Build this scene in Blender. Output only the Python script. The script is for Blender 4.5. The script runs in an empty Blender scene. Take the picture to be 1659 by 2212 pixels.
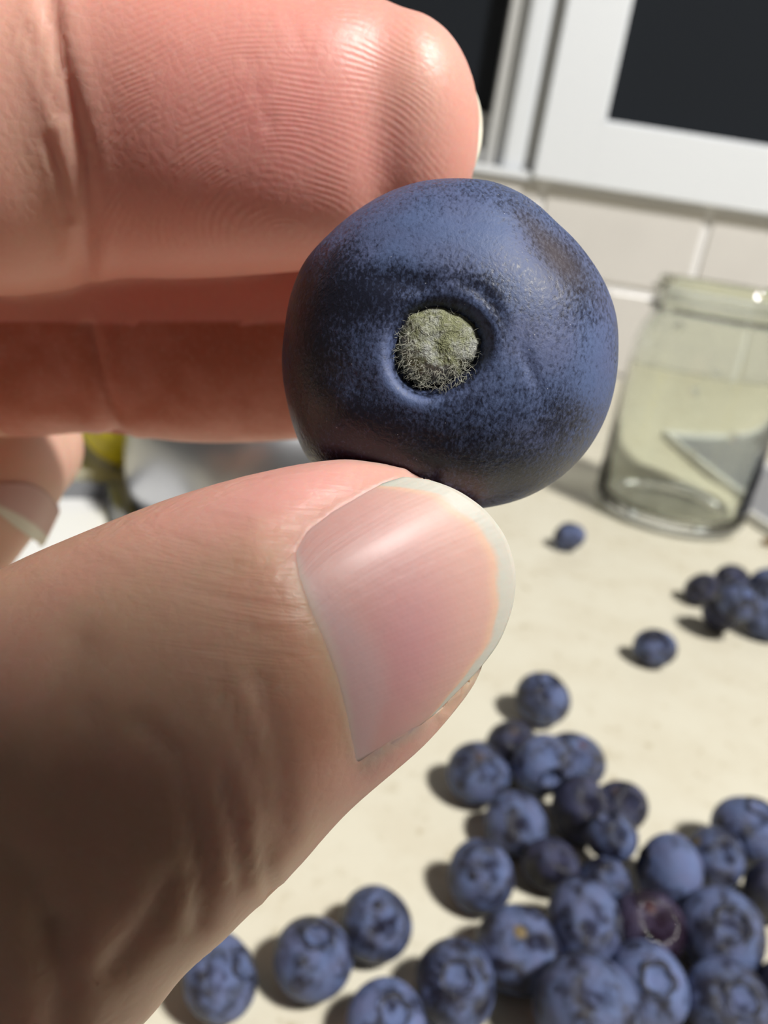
import bpy, bmesh, math, random
import numpy as np
from mathutils import Vector, Matrix
from mathutils.bvhtree import BVHTree

random.seed(7); rng = np.random.default_rng(7)
sc = bpy.context.scene
col = sc.collection

# ---------------------------------------------------------------- camera
F, CX, CY = 1660.0, 829.5, 1106.0            # focal length and centre, in photo pixels
H = 0.115                                     # camera height above the worktop (m)
PITCH, ROLL = math.radians(20), math.radians(9)
FW = np.array([0, math.cos(PITCH), -math.sin(PITCH)])
_r0 = np.array([1.0, 0, 0]); _u0 = np.cross(_r0, FW)
RT = math.cos(ROLL) * _r0 + math.sin(ROLL) * _u0
UP = -math.sin(ROLL) * _r0 + math.cos(ROLL) * _u0
CAM = np.array([0, 0, H])
cam = bpy.data.cameras.new('camera')
cam.sensor_fit = 'HORIZONTAL'; cam.sensor_width = 36.0; cam.lens = 36.0 * F / 1659.0
cam.clip_start = 0.002; cam.clip_end = 20
cam.dof.use_dof = True; cam.dof.focus_distance = 0.0335; cam.dof.aperture_fstop = 70
cam_o = bpy.data.objects.new('camera', cam); col.objects.link(cam_o)
M4 = Matrix.Identity(4)
for i in range(3):
    M4[i][0] = RT[i]; M4[i][1] = UP[i]; M4[i][2] = -FW[i]; M4[i][3] = CAM[i]
cam_o.matrix_world = M4
sc.camera = cam_o

# ---------------------------------------------------------------- world, lamps, exposure
w = bpy.data.worlds.new('room_ambient'); sc.world = w; w.use_nodes = True
w.node_tree.nodes['Background'].inputs[0].default_value = (1.0, 0.94, 0.88, 1)
w.node_tree.nodes['Background'].inputs[1].default_value = 0.08
def area(name, loc, target, size, power, colr):
    l = bpy.data.lights.new(name, 'AREA'); l.shape = 'DISK'; l.size = size; l.energy = power; l.color = colr
    o = bpy.data.objects.new(name, l); col.objects.link(o); o.location = loc
    o.rotation_euler = (Vector(target) - Vector(loc)).to_track_quat('-Z', 'Y').to_euler()
    return o
LDIR = Vector((.45, -.29, .845)).normalized(); LT = Vector((.02, .10, .05))
area('ceiling_lamp', LT + LDIR * 1.5, LT, 0.21, 33, (1.0, 0.975, 0.93))
cy = sc.cycles; cy.max_bounces = 8; cy.diffuse_bounces = 3; cy.glossy_bounces = 3; cy.transmission_bounces = 8; cy.volume_bounces = 0; cy.use_adaptive_sampling = True; cy.adaptive_threshold = 0.06; cy.adaptive_min_samples = 12
vs = sc.view_settings
vs.view_transform = 'Standard'; vs.look = 'None'; vs.exposure = 0.0; vs.gamma = 1.0; vs.use_curve_mapping = False

# ---------------------------------------------------------------- helpers
def ray(x, y): return FW + (x - CX) / F * RT - (y - CY) / F * UP
def onz(x, y, z=0.0):
    v = ray(x, y); t = (z - CAM[2]) / v[2]; return CAM + v * t, t
def ony(x, y, Y):
    v = ray(x, y); t = (Y - CAM[1]) / v[1]; return CAM + v * t
R3 = np.stack([RT, -UP, FW])                  # rows: right, down, forward
def c2w(p):                                   # camera mm (right, down, forward) -> world m
    return CAM + (np.asarray(p, float) * 1e-3) @ R3
def w2c(p): return ((np.asarray(p, float) - CAM) @ R3.T) * 1e3
def px(x, y, d): return np.array([(x - CX) / F * d, (y - CY) / F * d, d])   # pixel + depth(mm) -> camera mm

def tag(o, label=None, cat=None, group=None, kind=None):
    if label: o['label'] = label
    if cat: o['category'] = cat
    if group: o['group'] = group
    if kind: o['kind'] = kind
    return o
def mesh_obj(name, verts, faces, mat=None, parent=None, smooth=True):
    me = bpy.data.meshes.new(name)
    me.from_pydata([tuple(map(float, v)) for v in verts], [], [tuple(map(int, f)) for f in faces]); me.update()
    if smooth: me.polygons.foreach_set('use_smooth', [True] * len(me.polygons))
    if mat: me.materials.append(mat)
    o = bpy.data.objects.new(name, me); col.objects.link(o)
    if parent: o.parent = parent
    return o
def empty(name, loc=(0, 0, 0)):
    o = bpy.data.objects.new(name, None); o.empty_display_size = 0.01; o.location = loc; col.objects.link(o); return o
def box_geo(lo, hi, bev=0.0):
    bm = bmesh.new(); bmesh.ops.create_cube(bm, size=1)
    lo, hi = np.array(lo, float), np.array(hi, float)
    for v in bm.verts:
        v.co = Vector((lo + hi) / 2 + np.array(v.co) * (hi - lo))
    if bev: bmesh.ops.bevel(bm, geom=bm.edges[:], offset=bev, segments=2, affect='EDGES', profile=0.5)
    return bm
def bm_obj(name, bm, mat, parent=None, smooth=False):
    me = bpy.data.meshes.new(name); bm.to_mesh(me); bm.free(); me.materials.append(mat)
    if smooth: me.polygons.foreach_set('use_smooth', [True] * len(me.polygons))
    o = bpy.data.objects.new(name, me); col.objects.link(o)
    if parent: o.parent = parent
    return o
def box(name, lo, hi, mat, parent=None, bev=0.0): return bm_obj(name, box_geo(lo, hi, bev), mat, parent)
def lathe(profile, n=64, close=False):
    vs_, fs = [], []
    m = len(profile)
    for r, z in profile:
        for k in range(n):
            a = 2 * math.pi * k / n; vs_.append((r * math.cos(a), r * math.sin(a), z))
    rng_ = range(m) if close else range(m - 1)
    for i in rng_:
        j = (i + 1) % m
        for k in range(n):
            k2 = (k + 1) % n
            fs.append((i * n + k, i * n + k2, j * n + k2, j * n + k))
    return vs_, fs
def attr(o, name, data, kind='FLOAT'):
    a = o.data.attributes.new(name, kind, 'POINT')
    data = np.asarray(data, np.float32)
    if kind == 'FLOAT': a.data.foreach_set('value', data.ravel())
    else:
        if data.shape[1] == 3: data = np.hstack([data, np.ones((len(data), 1), np.float32)])
        a.data.foreach_set('color', data.ravel())

# ---------------------------------------------------------------- node material helper
class NT:
    def __init__(s, name):
        s.m = bpy.data.materials.new(name); s.m.use_nodes = True
        s.t = s.m.node_tree; s.b = s.t.nodes['Principled BSDF']
    def n(s, typ, **kw):
        nd = s.t.nodes.new(typ)
        for k, v in kw.items():
            if k.startswith('i_'):
                key = k[2:]; key = int(key) if key.isdigit() else key.replace('_', ' ')
                nd.inputs[key].default_value = v
            else: setattr(nd, k, v)
        return nd
    def l(s, a, b): s.t.links.new(a, b)
    def inp(s, name, v):
        if hasattr(v, 'is_output'): s.l(v, s.b.inputs[name])
        else: s.b.inputs[name].default_value = v
    def math(s, op, a, b=None, clamp=False):
        nd = s.n('ShaderNodeMath', operation=op, use_clamp=clamp)
        for i, v in enumerate((a, b)):
            if v is None: continue
            if hasattr(v, 'is_output'): s.l(v, nd.inputs[i])
            else: nd.inputs[i].default_value = v
        return nd.outputs[0]
    def mix(s, fac, a, b, blend='MIX'):
        nd = s.n('ShaderNodeMix', data_type='RGBA', blend_type=blend)
        for i, v in ((0, fac), (6, a), (7, b)):
            if hasattr(v, 'is_output'): s.l(v, nd.inputs[i])
            else: nd.inputs[i].default_value = v if i == 0 else (*v, 1) if len(v) == 3 else v
        return nd.outputs[2]
    def ramp(s, fac, lo, hi):
        nd = s.n('ShaderNodeMapRange'); nd.interpolation_type = 'SMOOTHSTEP'
        s.l(fac, nd.inputs[0]); nd.inputs[1].default_value = lo; nd.inputs[2].default_value = hi
        return nd.outputs[0]
    def noise(s, vec, scale, detail=3, rough=0.5, dist=0.0, dim='3D', w=None):
        nd = s.n('ShaderNodeTexNoise', noise_dimensions=dim)
        nd.inputs['Scale'].default_value = scale; nd.inputs['Detail'].default_value = detail
        nd.inputs['Roughness'].default_value = rough; nd.inputs['Distortion'].default_value = dist
        if vec is not None: s.l(vec, nd.inputs['Vector'])
        if w is not None: s.l(w, nd.inputs['W'])
        return nd.outputs[0]
    def obj(s): return s.n('ShaderNodeTexCoord').outputs['Object']
    def bump(s, h, strength, dist, normal=None):
        nd = s.n('ShaderNodeBump'); nd.inputs['Strength'].default_value = strength; nd.inputs['Distance'].default_value = dist
        s.l(h, nd.inputs['Height'])
        if normal is not None: s.l(normal, nd.inputs['Normal'])
        return nd.outputs[0]
    def attr(s, name, out=0):
        nd = s.n('ShaderNodeAttribute', attribute_name=name); return nd.outputs[out]
def plain(name, c, rough=0.5, metal=0.0, **kw):
    t = NT(name); t.inp('Base Color', (*c, 1)); t.inp('Roughness', rough); t.inp('Metallic', metal)
    for k, v in kw.items(): t.inp(k.replace('_', ' '), v)
    return t.m

# worktop: mottled cream laminate
t = NT('cream_laminate'); oc = t.obj()
big = t.noise(oc, 45, 4, .6); mid = t.noise(oc, 190, 4, .65); fine = t.noise(oc, 900, 2, .6)
c = t.mix(t.ramp(big, .35, .7), (.70, .665, .545), (.66, .615, .49))
blot = t.math('MULTIPLY', t.ramp(mid, .55, .70), t.ramp(big, .38, .60))
c = t.mix(t.math('MULTIPLY', blot, .8), c, (.46, .40, .27))
c = t.mix(t.math('MULTIPLY', t.ramp(fine, .58, .74), .30), c, (.5, .45, .33))
t.inp('Base Color', c); t.inp('Roughness', .42); t.inp('Specular IOR Level', .35)
M_counter = t.m
t = NT('glazed_tile'); oc = t.obj()
c = t.mix(t.ramp(t.noise(oc, 14, 2), .3, .7), (.68, .655, .625), (.71, .685, .655))
t.inp('Base Color', c); t.inp('Roughness', .25); M_tile = t.m
M_grout = plain('white_grout', (.88, .87, .87), .8)
M_frame = plain('white_window_paint', (.80, .83, .87), .38)
M_track = plain('grey_window_track', (.55, .55, .54), .5)  # aluminium grey; shade on the set-back rail and jamb is in this tone
t = NT('night_glass'); t.inp('Base Color', (.018, .021, .026, 1)); t.inp('Roughness', .06); t.inp('IOR', 1.5); M_night = t.m
M_wall = plain('painted_wall', (.78, .75, .70), .8)

# ---------------------------------------------------------------- worktop, wall, tiles, window
k = H / 0.105
YW = onz(1327, 817)[0][1]
ctop = box('countertop', (-0.95, -0.02, -0.04), (0.95, YW + 0.004, 0.0), M_counter, bev=0.002)
tag(ctop, 'cream mottled laminate countertop running back to the tiled wall', 'countertop')

zs = 0.1700 * k                                   # underside of the window sill
wall = box('wall_back', (-0.95, YW + 0.006, -0.04), (0.95, YW + 0.03, zs), M_grout); tag(wall, kind='structure')
up = box('wall_upper', (0.62, YW + 0.006, zs), (0.95, YW + 0.03, 0.75), M_wall); tag(up, kind='structure')
up = box('wall_far', (-0.95, YW + 0.006, zs), (-0.52, YW + 0.03, 0.75), M_wall); tag(up, kind='structure')
tile_me = None
TW, TH, GR = 0.1575 * k, 0.0838 * k, 0.0085
for row in range(2):
    z0 = 0.001 + row * TH
    x = 0.1000 * k + (0.5 * TW if row == 0 else 0)
    x -= math.ceil((x + 0.95) / TW) * TW
    while x < 0.95:
        if x > -0.95 and x + TW < 0.97:
            lo = (x + GR / 2, YW + 0.002, z0 + GR / 2); hi = (x + TW - GR / 2, YW + 0.008, z0 + TH - GR / 2)
            if tile_me is None:
                o = box('tile', tuple(np.array(lo) - np.array(lo)), tuple(np.array(hi) - np.array(lo)), M_tile, wall, 0.0012); tile_me = o.data
            else:
                o = bpy.data.objects.new('tile', tile_me); col.objects.link(o); o.parent = wall
            o.location = lo
        x += TW

def wx(v): return v * k
ZT = 0.75
# fixed left-hand window, set back in its frame
w1 = empty('window_1', (wx(-.2), YW, zs)); tag(w1, kind='structure')
def part(name, lo, hi, mat, root, bev=0.0012):
    o = box(name, tuple(np.array(lo) - np.array(root.location)), tuple(np.array(hi) - np.array(root.location)), mat, root, bev); return o
part('window_sill', (-.52, YW - 0.006, zs - 0.004), (wx(.0866), YW + .075, zs + 0.004), M_frame, w1)
part('sill_track', (-.52, YW + 0.028, zs + 0.004), (wx(.0413), YW + .07, wx(.190)), M_track, w1)
part('bottom_rail', (-.52, YW + 0.045, wx(.190)), (wx(.0413), YW + .075, wx(.222)), M_track, w1)
part('jamb', (wx(.0413), YW + 0.020, zs + .004), (wx(.056), YW + .075, ZT), M_track, w1)
part('bead', (wx(.0545), YW + 0.010, zs + .004), (wx(.0572), YW + .03, ZT), M_frame, w1, .0006)
part('mullion', (wx(.0572), YW + 0.002, zs + .004), (wx(.0775), YW + .075, ZT), M_frame, w1, .004)
part('groove', (wx(.0775), YW + 0.006, zs + .004), (wx(.0870), YW + .075, ZT), M_track, w1)
part('pane', (-.52, YW + 0.058, wx(.215)), (wx(.0413), YW + .062, ZT), M_night, w1, 0)
# sliding right-hand sash, standing proud of the tiles
w2 = empty('window_2', (wx(.2), YW, zs)); tag(w2, kind='structure')
ys0, ys1 = YW - 0.014, YW + 0.03
part('stile', (wx(.0868), ys0, wx(.1690)), (wx(.1385), ys1, ZT), M_frame, w2, .0003)
part('bottom_rail', (wx(.1385), ys0, wx(.1690)), (.62, ys1, wx(.2215)), M_frame, w2, .0003)
part('bead', (wx(.1383), ys0 + .006, wx(.221)), (wx(.1415), ys0 + .016, ZT), M_frame, w2, .0008)
part('bead', (wx(.1383), ys0 + .006, wx(.221)), (.62, ys0 + .016, wx(.2245)), M_frame, w2, .0008)
part('pane', (wx(.1385), ys0 + .014, wx(.2215)), (.62, ys0 + .018, ZT), M_night, w2, 0)

# ---------------------------------------------------------------- glass jar
t = NT('clear_glass'); t.inp('Base Color', (.925, .95, .89, 1)); t.inp('Roughness', 0.0); t.inp('IOR', 1.47); t.inp('Transmission Weight', 1.0)
M_glass = t.m
jr, jh, jt = 0.0372, 0.1150, 0.0026
outer = [(0.0001, .0022), (.018, .0020), (.028, .0008), (.0322, .0004), (jr - .0020, .0022), (jr - .0004, .0055), (jr, .0095), (jr - .0002, .040), (jr - .0008, .083),
         (jr - .0012, .0870), (jr - .0024, .0915), (jr - .0042, .0950), (jr - .0052, .0978), (jr - .0050, .0992), (jr - .0024, .1006), (jr - .0022, .1018),
         (jr - .0050, .1030), (jr - .0030, .1046), (jr - .0024, .1056), (jr - .0050, .1070), (jr - .0028, .1088), (jr - .0024, .1096), (jr - .0050, .1110),
         (jr - .0050, .1136), (jr - .0055, jh)]
inner = [(jr - .0066, jh), (jr - .0074, .1136), (jr - .0078, .0980), (jr - .0070, .0950), (jr - .0052, .0910), (jr - jt - .0010, .086), (jr - jt - .0006, .075),
         (jr - jt, .012), (jr - jt - .0015, .0085), (jr - .0076, .0065), (.018, .0058), (.0001, .0060)]
jv, jf = lathe(outer + inner, 96)
jp = onz(1440, 1125)[0]
jar = mesh_obj('glass_jar', jv, jf, M_glass); jar.location = (0.1302 * k, 0.345 * k, 0.0001)
tag(jar, 'clear open glass jar with screw-thread neck standing on the counter', 'jar')
M_water = plain('water', (1, 1, 1), 0.0, 0.0, IOR=1.33, Transmission_Weight=1.0)
dv, df = [], []
prof = [(math.sin(a), math.cos(a)) for a in np.linspace(.02, math.pi / 2, 6)]
dv, df = lathe([(r, z * .45) for r, z in prof] + [(.0001, 0)], 16)
drop_me = None
for (dx, dy, s) in ((1466, 708, .0023), (1545, 812, .0022), (1500, 846, .0020), (1582, 945, .0024), (1496, 980, .0016), (1622, 705, .0020)):
    jc = np.array(jar.location); v = ray(dx, dy); o_ = CAM - jc
    A = v[0] ** 2 + v[1] ** 2; B = 2 * (o_[0] * v[0] + o_[1] * v[1]); C_ = o_[0] ** 2 + o_[1] ** 2 - jr ** 2
    tt = (-B - math.sqrt(max(B * B - 4 * A * C_, 0))) / (2 * A); p = CAM + v * tt
    nrm = Vector((p[0] - jc[0], p[1] - jc[1], 0)).normalized()
    if drop_me is None:
        d = mesh_obj('water_drop', dv, df, M_water, jar); drop_me = d.data
    else:
        d = bpy.data.objects.new('water_drop', drop_me); col.objects.link(d); d.parent = jar
    d.location = Vector(p - jc) + nrm * 0.0001; d.rotation_euler = nrm.to_track_quat('Z', 'Y').to_euler(); d.scale = (s, s, s)

# ---------------------------------------------------------------- tray behind the jar
M_steel = plain('brushed_steel', (.62, .63, .66), .30, 1.0)
t = NT('grey_plastic'); t.inp('Base Color', (.20, .21, .235, 1)); t.inp('Roughness', .28); M_tray = t.m
M_rim = plain('pale_plastic_rim', (.80, .80, .78), .3)
A_ = onz(1405, 985)[0]; B_ = onz(1659, 1158)[0]
ex = (B_ - A_); L_ = np.linalg.norm(ex); ex /= L_; ey = np.array([-ex[1], ex[0], 0.0])
tr = empty('plastic_tray', tuple(A_)); tr.rotation_euler = (0, 0, math.atan2(ex[1], ex[0]))
tag(tr, 'grey shallow tray with pale rim lying behind the glass jar', 'tray')
TL, TWd, TZ = L_ + .05, .16, .012
def tpart(name, lo, hi, mat, bev=.001): return box(name, lo, hi, mat, tr, bev)
tpart('base', (0.003, 0.003, 0), (TL - .003, TWd - .003, .002), M_tray)
for (lo, hi) in (((0, 0, 0), (TL, .004, .006)), ((0, TWd - .004, 0), (TL, TWd, TZ)), ((0, .004, 0), (.004, TWd - .004, .006)), ((TL - .004, .004, 0), (TL, TWd - .004, TZ))):
    tpart('rim', lo, hi, M_rim, .0015)
for i in range(6):
    tpart('rib', (.02, .075 + i * .012, .0018), (TL - .02, .079 + i * .012, .0045), M_tray, .001)

# ---------------------------------------------------------------- things seen through the gap under the fingers
pc = np.array([-.048, .277])
prof = [(.0001, 0), (.034, 0), (.041, .003), (.047, .014), (.0495, .030), (.050, .046), (.0490, .064), (.046, .080), (.043, .088), (.0445, .091),
        (.0445, .093), (.042, .093), (.0405, .088), (.0405, .0875)]
pot = empty('steel_pot', (pc[0], pc[1], 0.0)); tag(pot, 'rounded stainless steel pot seen between the fingers and thumb', 'pot')
prof = [(r, z * .62) for r, z in prof]
v_, f_ = lathe(prof, 80); mesh_obj('body', v_, f_, M_steel, pot)
v_, f_ = lathe([(r, z - .0345) for r, z in ((.0001, .102), (.020, .100), (.036, .095), (.0412, .0905), (.0412, .089), (.0001, .089))], 64); lid = mesh_obj('lid', v_, f_, M_steel, pot)
v_, f_ = lathe([(r, z - .0345) for r, z in ((.0001, .116), (.007, .1155), (.009, .112), (.006, .107), (.005, .1005), (.0001, .1005))], 32); mesh_obj('knob', v_, f_, plain('black_knob', (.02, .02, .02), .4), lid)
# yellow fruit
t = NT('yellow_peel'); nz = t.noise(t.obj(), 400, 2)
t.inp('Base Color', (.95, .78, .02, 1)); t.inp('Roughness', .4); t.l(t.bump(nz, .3, .0006), t.b.inputs['Normal']); M_lemon = t.m
lp = onz(292, 905, .026)[0]; lp = CAM + (lp - CAM) * 1.0
pl = []
for a in np.linspace(0, math.pi, 28):
    r = math.sin(a) ** .9 * .0235; z = -math.cos(a) * .027
    if a > math.pi - .45: z += .004 * (1 - (math.pi - a) / .45) ** 1.5
    if a < .3: z -= .002 * (1 - a / .3)
    pl.append((max(r, .0001), z))
v_, f_ = lathe(pl, 48)
lem = mesh_obj('lemon', v_, f_, M_lemon); lem.location = (-.1155, .326, .0235); lem.rotation_euler = (math.radians(90), 0, math.radians(28))
tag(lem, 'bright yellow rounded fruit half hidden behind the steel pot', 'fruit')
v_, f_ = lathe([(.0001, .0), (.003, .0), (.0026, .003), (.0001, .0032)], 12)
s_ = mesh_obj('stem_end', v_, f_, plain('dry_stem', (.25, .19, .06), .8), lem); s_.location = (0, 0, -.0288); s_.rotation_euler = (math.pi, 0, 0)
# pale green bottle
t = NT('pale_green_plastic'); t.inp('Base Color', (.60, .62, .34, 1)); t.inp('Roughness', .25); t.inp('Transmission Weight', .35); M_pg = t.m
bot = empty('soap_bottle', (-.160, .340, 0)); tag(bot, 'pale green bottle behind the fingers, left of the yellow fruit', 'bottle')
v_, f_ = lathe([(.0001, 0), (.015, 0), (.018, .003), (.021, .03), (.023, .06), (.0235, .09), (.021, .115), (.014, .128), (.009, .133), (.009, .142), (.0001, .142)], 48); mesh_obj('body', v_, f_, M_pg, bot)
v_, f_ = lathe([(.0001, .142), (.0105, .142), (.0105, .158), (.006, .162), (.005, .172), (.0001, .173)], 32); mesh_obj('cap', v_, f_, plain('white_cap', (.8, .8, .78), .4), bot)
# white dish; a tray edge's shadow is put into the rim's grey
M_white = plain('white_enamel', (.93, .93, .92), .2); M_rim_shadow = plain('rim_shadow_grey', (.20, .205, .22), .3)
pla = empty('enamel_dish', (-.103, .277, 0)); tag(pla, 'white rectangular dish with a shadow-grey rim, behind the thumb', 'dish')
pla.rotation_euler = (0, 0, math.radians(26) + math.pi)
DL, DW = .15, .085
box('dish', (.0045, .0045, 0), (DL - .0045, DW - .0045, .0045), M_white, pla, .001)
for lo, hi in (((0, 0, 0), (DL, .005, .0105)), ((0, DW - .005, 0), (DL, DW, .0105)), ((0, .005, 0), (.005, DW - .005, .0105)), ((DL - .005, .005, 0), (DL, DW - .005, .0105))):
    box('rim', lo, hi, M_rim_shadow, pla, .0014)

# the phone held up before the hand: its body shades the lower left of the hand
ph_o = empty('phone', tuple(c2w([0, 0, -18]))); tag(ph_o, 'dark smartphone held upright on the near side of the hand', 'phone')
Mp = M4.copy(); Mp.translation = Vector(c2w([0, 0, -18])); ph_o.matrix_world = Mp
def slab(name, x0, x1, y0, y1, z0, z1, mat, rad, bev):
    bm = box_geo((x0, y0, z0), (x1, y1, z1))
    bmesh.ops.bevel(bm, geom=[e for e in bm.edges if abs((e.verts[0].co - e.verts[1].co).normalized().z) > .9], offset=rad, segments=8, affect='EDGES', profile=.5)
    return bm_obj(name, bm, mat, ph_o)
M_phone = plain('graphite_case', (.03, .03, .035), .4); M_screen = plain('phone_screen', (.012, .012, .014), .08)
PR_, PT_ = .0580, .0560
slab('body', PR_ - .0715, PR_, PT_ - .1467, PT_, 0, .0078, M_phone, .010, .001)
slab('screen', PR_ - .0690, PR_ - .0025, PT_ - .1442, PT_ - .0025, .0078, .0082, M_screen, .008, .001)

# ---------------------------------------------------------------- blueberry material
def bloom_material(name, bloom=(.108, .150, .300), bare=(.012, .012, .026), cover=.0, gloss=.30, use_attr=False, sc_=1.0):
    t = NT(name); oc = t.obj(); ob = t.n('ShaderNodeObjectInfo')
    W = t.math('MULTIPLY', ob.outputs['Random'], 40.0)
    n1 = t.noise(oc, 1.7 * sc_, 3, .55, .3, '4D', W)
    n2 = t.noise(oc, 7.0 * sc_, 4, .6, .6, '4D', W)
    n3 = t.noise(oc, 34.0 * sc_, 3, .6, .2, '4D', W)
    if use_attr:
        a = t.attr('bloom', 2)
        m = t.math('ADD', a, t.math('MULTIPLY', t.math('SUBTRACT', n2, .5), .55))
        mp = t.n('ShaderNodeMapping'); t.l(oc, mp.inputs[0]); mp.inputs['Rotation'].default_value = (0, 0, .6); mp.inputs['Scale'].default_value = (60 * sc_, 22 * sc_, 40 * sc_)
        n4 = t.noise(mp.outputs[0], 1.0, 3, .6, .4)
        fl = t.math('MULTIPLY', t.math('SUBTRACT', t.math('ADD', t.math('MULTIPLY', n4, .75), t.math('MULTIPLY', n3, .25)), .5), 2.1)
        m = t.math('ADD', m, fl); m = t.ramp(m, .08, .95)
    else:
        m = t.math('ADD', t.math('MULTIPLY', n1, 1.5), t.math('MULTIPLY', n2, .7))
        m = t.math('ADD', m, t.math('MULTIPLY', t.math('SUBTRACT', n3, .5), .35))
        m = t.ramp(m, .90 - cover, 1.28 - cover)
        vo = t.n('ShaderNodeTexVoronoi', feature='F1', voronoi_dimensions='4D'); t.l(oc, vo.inputs['Vector']); t.l(W, vo.inputs['W']); vo.inputs['Scale'].default_value = 1.35 * sc_
        sp = t.ramp(t.math('ADD', vo.outputs['Distance'], t.math('MULTIPLY', t.math('SUBTRACT', n2, .5), .45)), .20, .40)
        m = t.math('MULTIPLY', m, t.math('ADD', t.math('MULTIPLY', sp, .85), .15))
    hue = t.mix(t.ramp(t.noise(oc, 2.6 * sc_, 2, .5, 0, '4D', W), .35, .7), bloom, (bloom[0] * 1.12, bloom[1] * .96, bloom[2] * .93))
    c = t.mix(m, bare, hue)
    if use_attr:
        vo = t.n('ShaderNodeTexVoronoi', feature='F1'); t.l(oc, vo.inputs['Vector']); vo.inputs['Scale'].default_value = 13 * sc_
        specks = t.math('MULTIPLY', t.math('LESS_THAN', vo.outputs['Distance'], .035), .6)  # small white specks scattered over the skin
        c = t.mix(specks, c, (.6, .62, .68))
        brown = t.attr('brown', 2); c = t.mix(brown, c, (.075, .062, .072))
    t.inp('Base Color', c)
    t.inp('Roughness', t.math('ADD', t.math('MULTIPLY', m, .28), gloss))
    t.inp('Specular IOR Level', .42)
    h = t.math('ADD', t.math('MULTIPLY', n3, .6), t.math('MULTIPLY', n2, .8))
    t.l(t.bump(h, .35, .02 / sc_), t.b.inputs['Normal'])
    return t.m
M_berry = bloom_material('blueberry_bloom')
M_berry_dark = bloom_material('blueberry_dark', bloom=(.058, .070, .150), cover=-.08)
M_berry_gloss = bloom_material('blueberry_glossy', bloom=(.075, .062, .120), bare=(.016, .008, .016), cover=-.05, gloss=.08)
M_berry_pale = bloom_material('blueberry_pale', bloom=(.128, .178, .355), cover=.10)
M_calyx = plain('calyx_dark', (.020, .022, .040), .6)
M_calyx_tan = plain('calyx_tan', (.17, .125, .06), .8)
M_scar_red = plain('scar_reddish', (.055, .016, .020), .6)
M_scar_brown = plain('scar_brown', (.060, .042, .045), .7)

# ---------------------------------------------------------------- loose blueberries: meshes of unit radius, crown at +Z
def berry_body(flat, seed, nu=56, nv=40):
    r_ = np.random.default_rng(seed); ph = r_.uniform(0, 6.28, 6)
    V, Fc = [], []
    for i in range(nv + 1):
        a = math.pi * i / nv
        for j in range(nu):
            b = 2 * math.pi * j / nu
            s = 1 + .022 * math.cos(2 * b + ph[0]) * math.sin(a) + .014 * math.cos(3 * b + ph[1]) * math.sin(a) + .012 * math.cos(2 * a + b + ph[2])
            rho = math.sin(a) * s; z = math.cos(a) * flat * s
            d = rho
            if a < 1.2:
                z -= .17 * math.exp(-(d / .30) ** 4); z += .035 * math.exp(-((d - .40) / .09) ** 2) * (1 + .5 * math.cos(5 * b))
            if a > 1.9:
                z += .06 * math.exp(-(d / .20) ** 2)
            V.append((rho * math.cos(b), rho * math.sin(b), z))
    for i in range(nv):
        for j in range(nu):
            j2 = (j + 1) % nu
            Fc.append((i * nu + j, (i + 1) * nu + j, (i + 1) * nu + j2, i * nu + j2))
    return V, Fc
def calyx_mesh(flat):
    V, Fc = [], []
    n = 60
    for r0, z0, lob in ((.27, -.10, 0), (.33, .015, .3), (.40, .040, 1), (.37, .0, 1), (.30, -.10, 0)):
        for j in range(n):
            b = 2 * math.pi * j / n; lb = abs(math.cos(2.5 * b)) ** .8
            r = r0 + lob * (.13 * lb - .05); z = flat - .045 + z0 - lob * .06 * (r - .38) / .1
            V.append((r * math.cos(b), r * math.sin(b), z))
    for i in range(4):
        for j in range(n):
            j2 = (j + 1) % n; Fc.append((i * n + j, i * n + j2, (i + 1) * n + j2, (i + 1) * n + j))
    return V, Fc
def scar_mesh(flat):
    V, Fc = lathe([(.0001, .075), (.06, .07), (.11, .055), (.15, .045), (.19, .0)], 24)
    return [(x * (1 + .1 * math.sin(3 * math.atan2(y, x))), y, -(z * -1) - 0 if False else -flat + .085 - z) for x, y, z in V], [tuple(reversed(f)) for f in Fc]
FLATS = (.80, .86, .92, .80)
bodies, calyxes, scars = [], [], []
def get_meshes():
    for i, fl in enumerate(FLATS):
        V, Fc = berry_body(fl, 20 + i)
        me = bpy.data.meshes.new('blueberry'); me.from_pydata(V, [], Fc); me.polygons.foreach_set('use_smooth', [True] * len(me.polygons)); me.materials.append(M_berry); bodies.append(me)
        V, Fc = calyx_mesh(fl); me = bpy.data.meshes.new('calyx'); me.from_pydata(V, [], Fc); me.polygons.foreach_set('use_smooth', [True] * len(me.polygons)); me.materials.append(M_calyx); calyxes.append(me)
        V, Fc = scar_mesh(fl); me = bpy.data.meshes.new('stem_scar'); me.from_pydata(V, [], Fc); me.polygons.foreach_set('use_smooth', [True] * len(me.polygons)); me.materials.append(M_calyx); scars.append(me)
get_meshes()
PILE = 'blueberries spilled in the main pile'; SMALL = 'small blueberry cluster at the right edge'; LOOSE = 'single blueberries lying apart on the counter'
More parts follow.
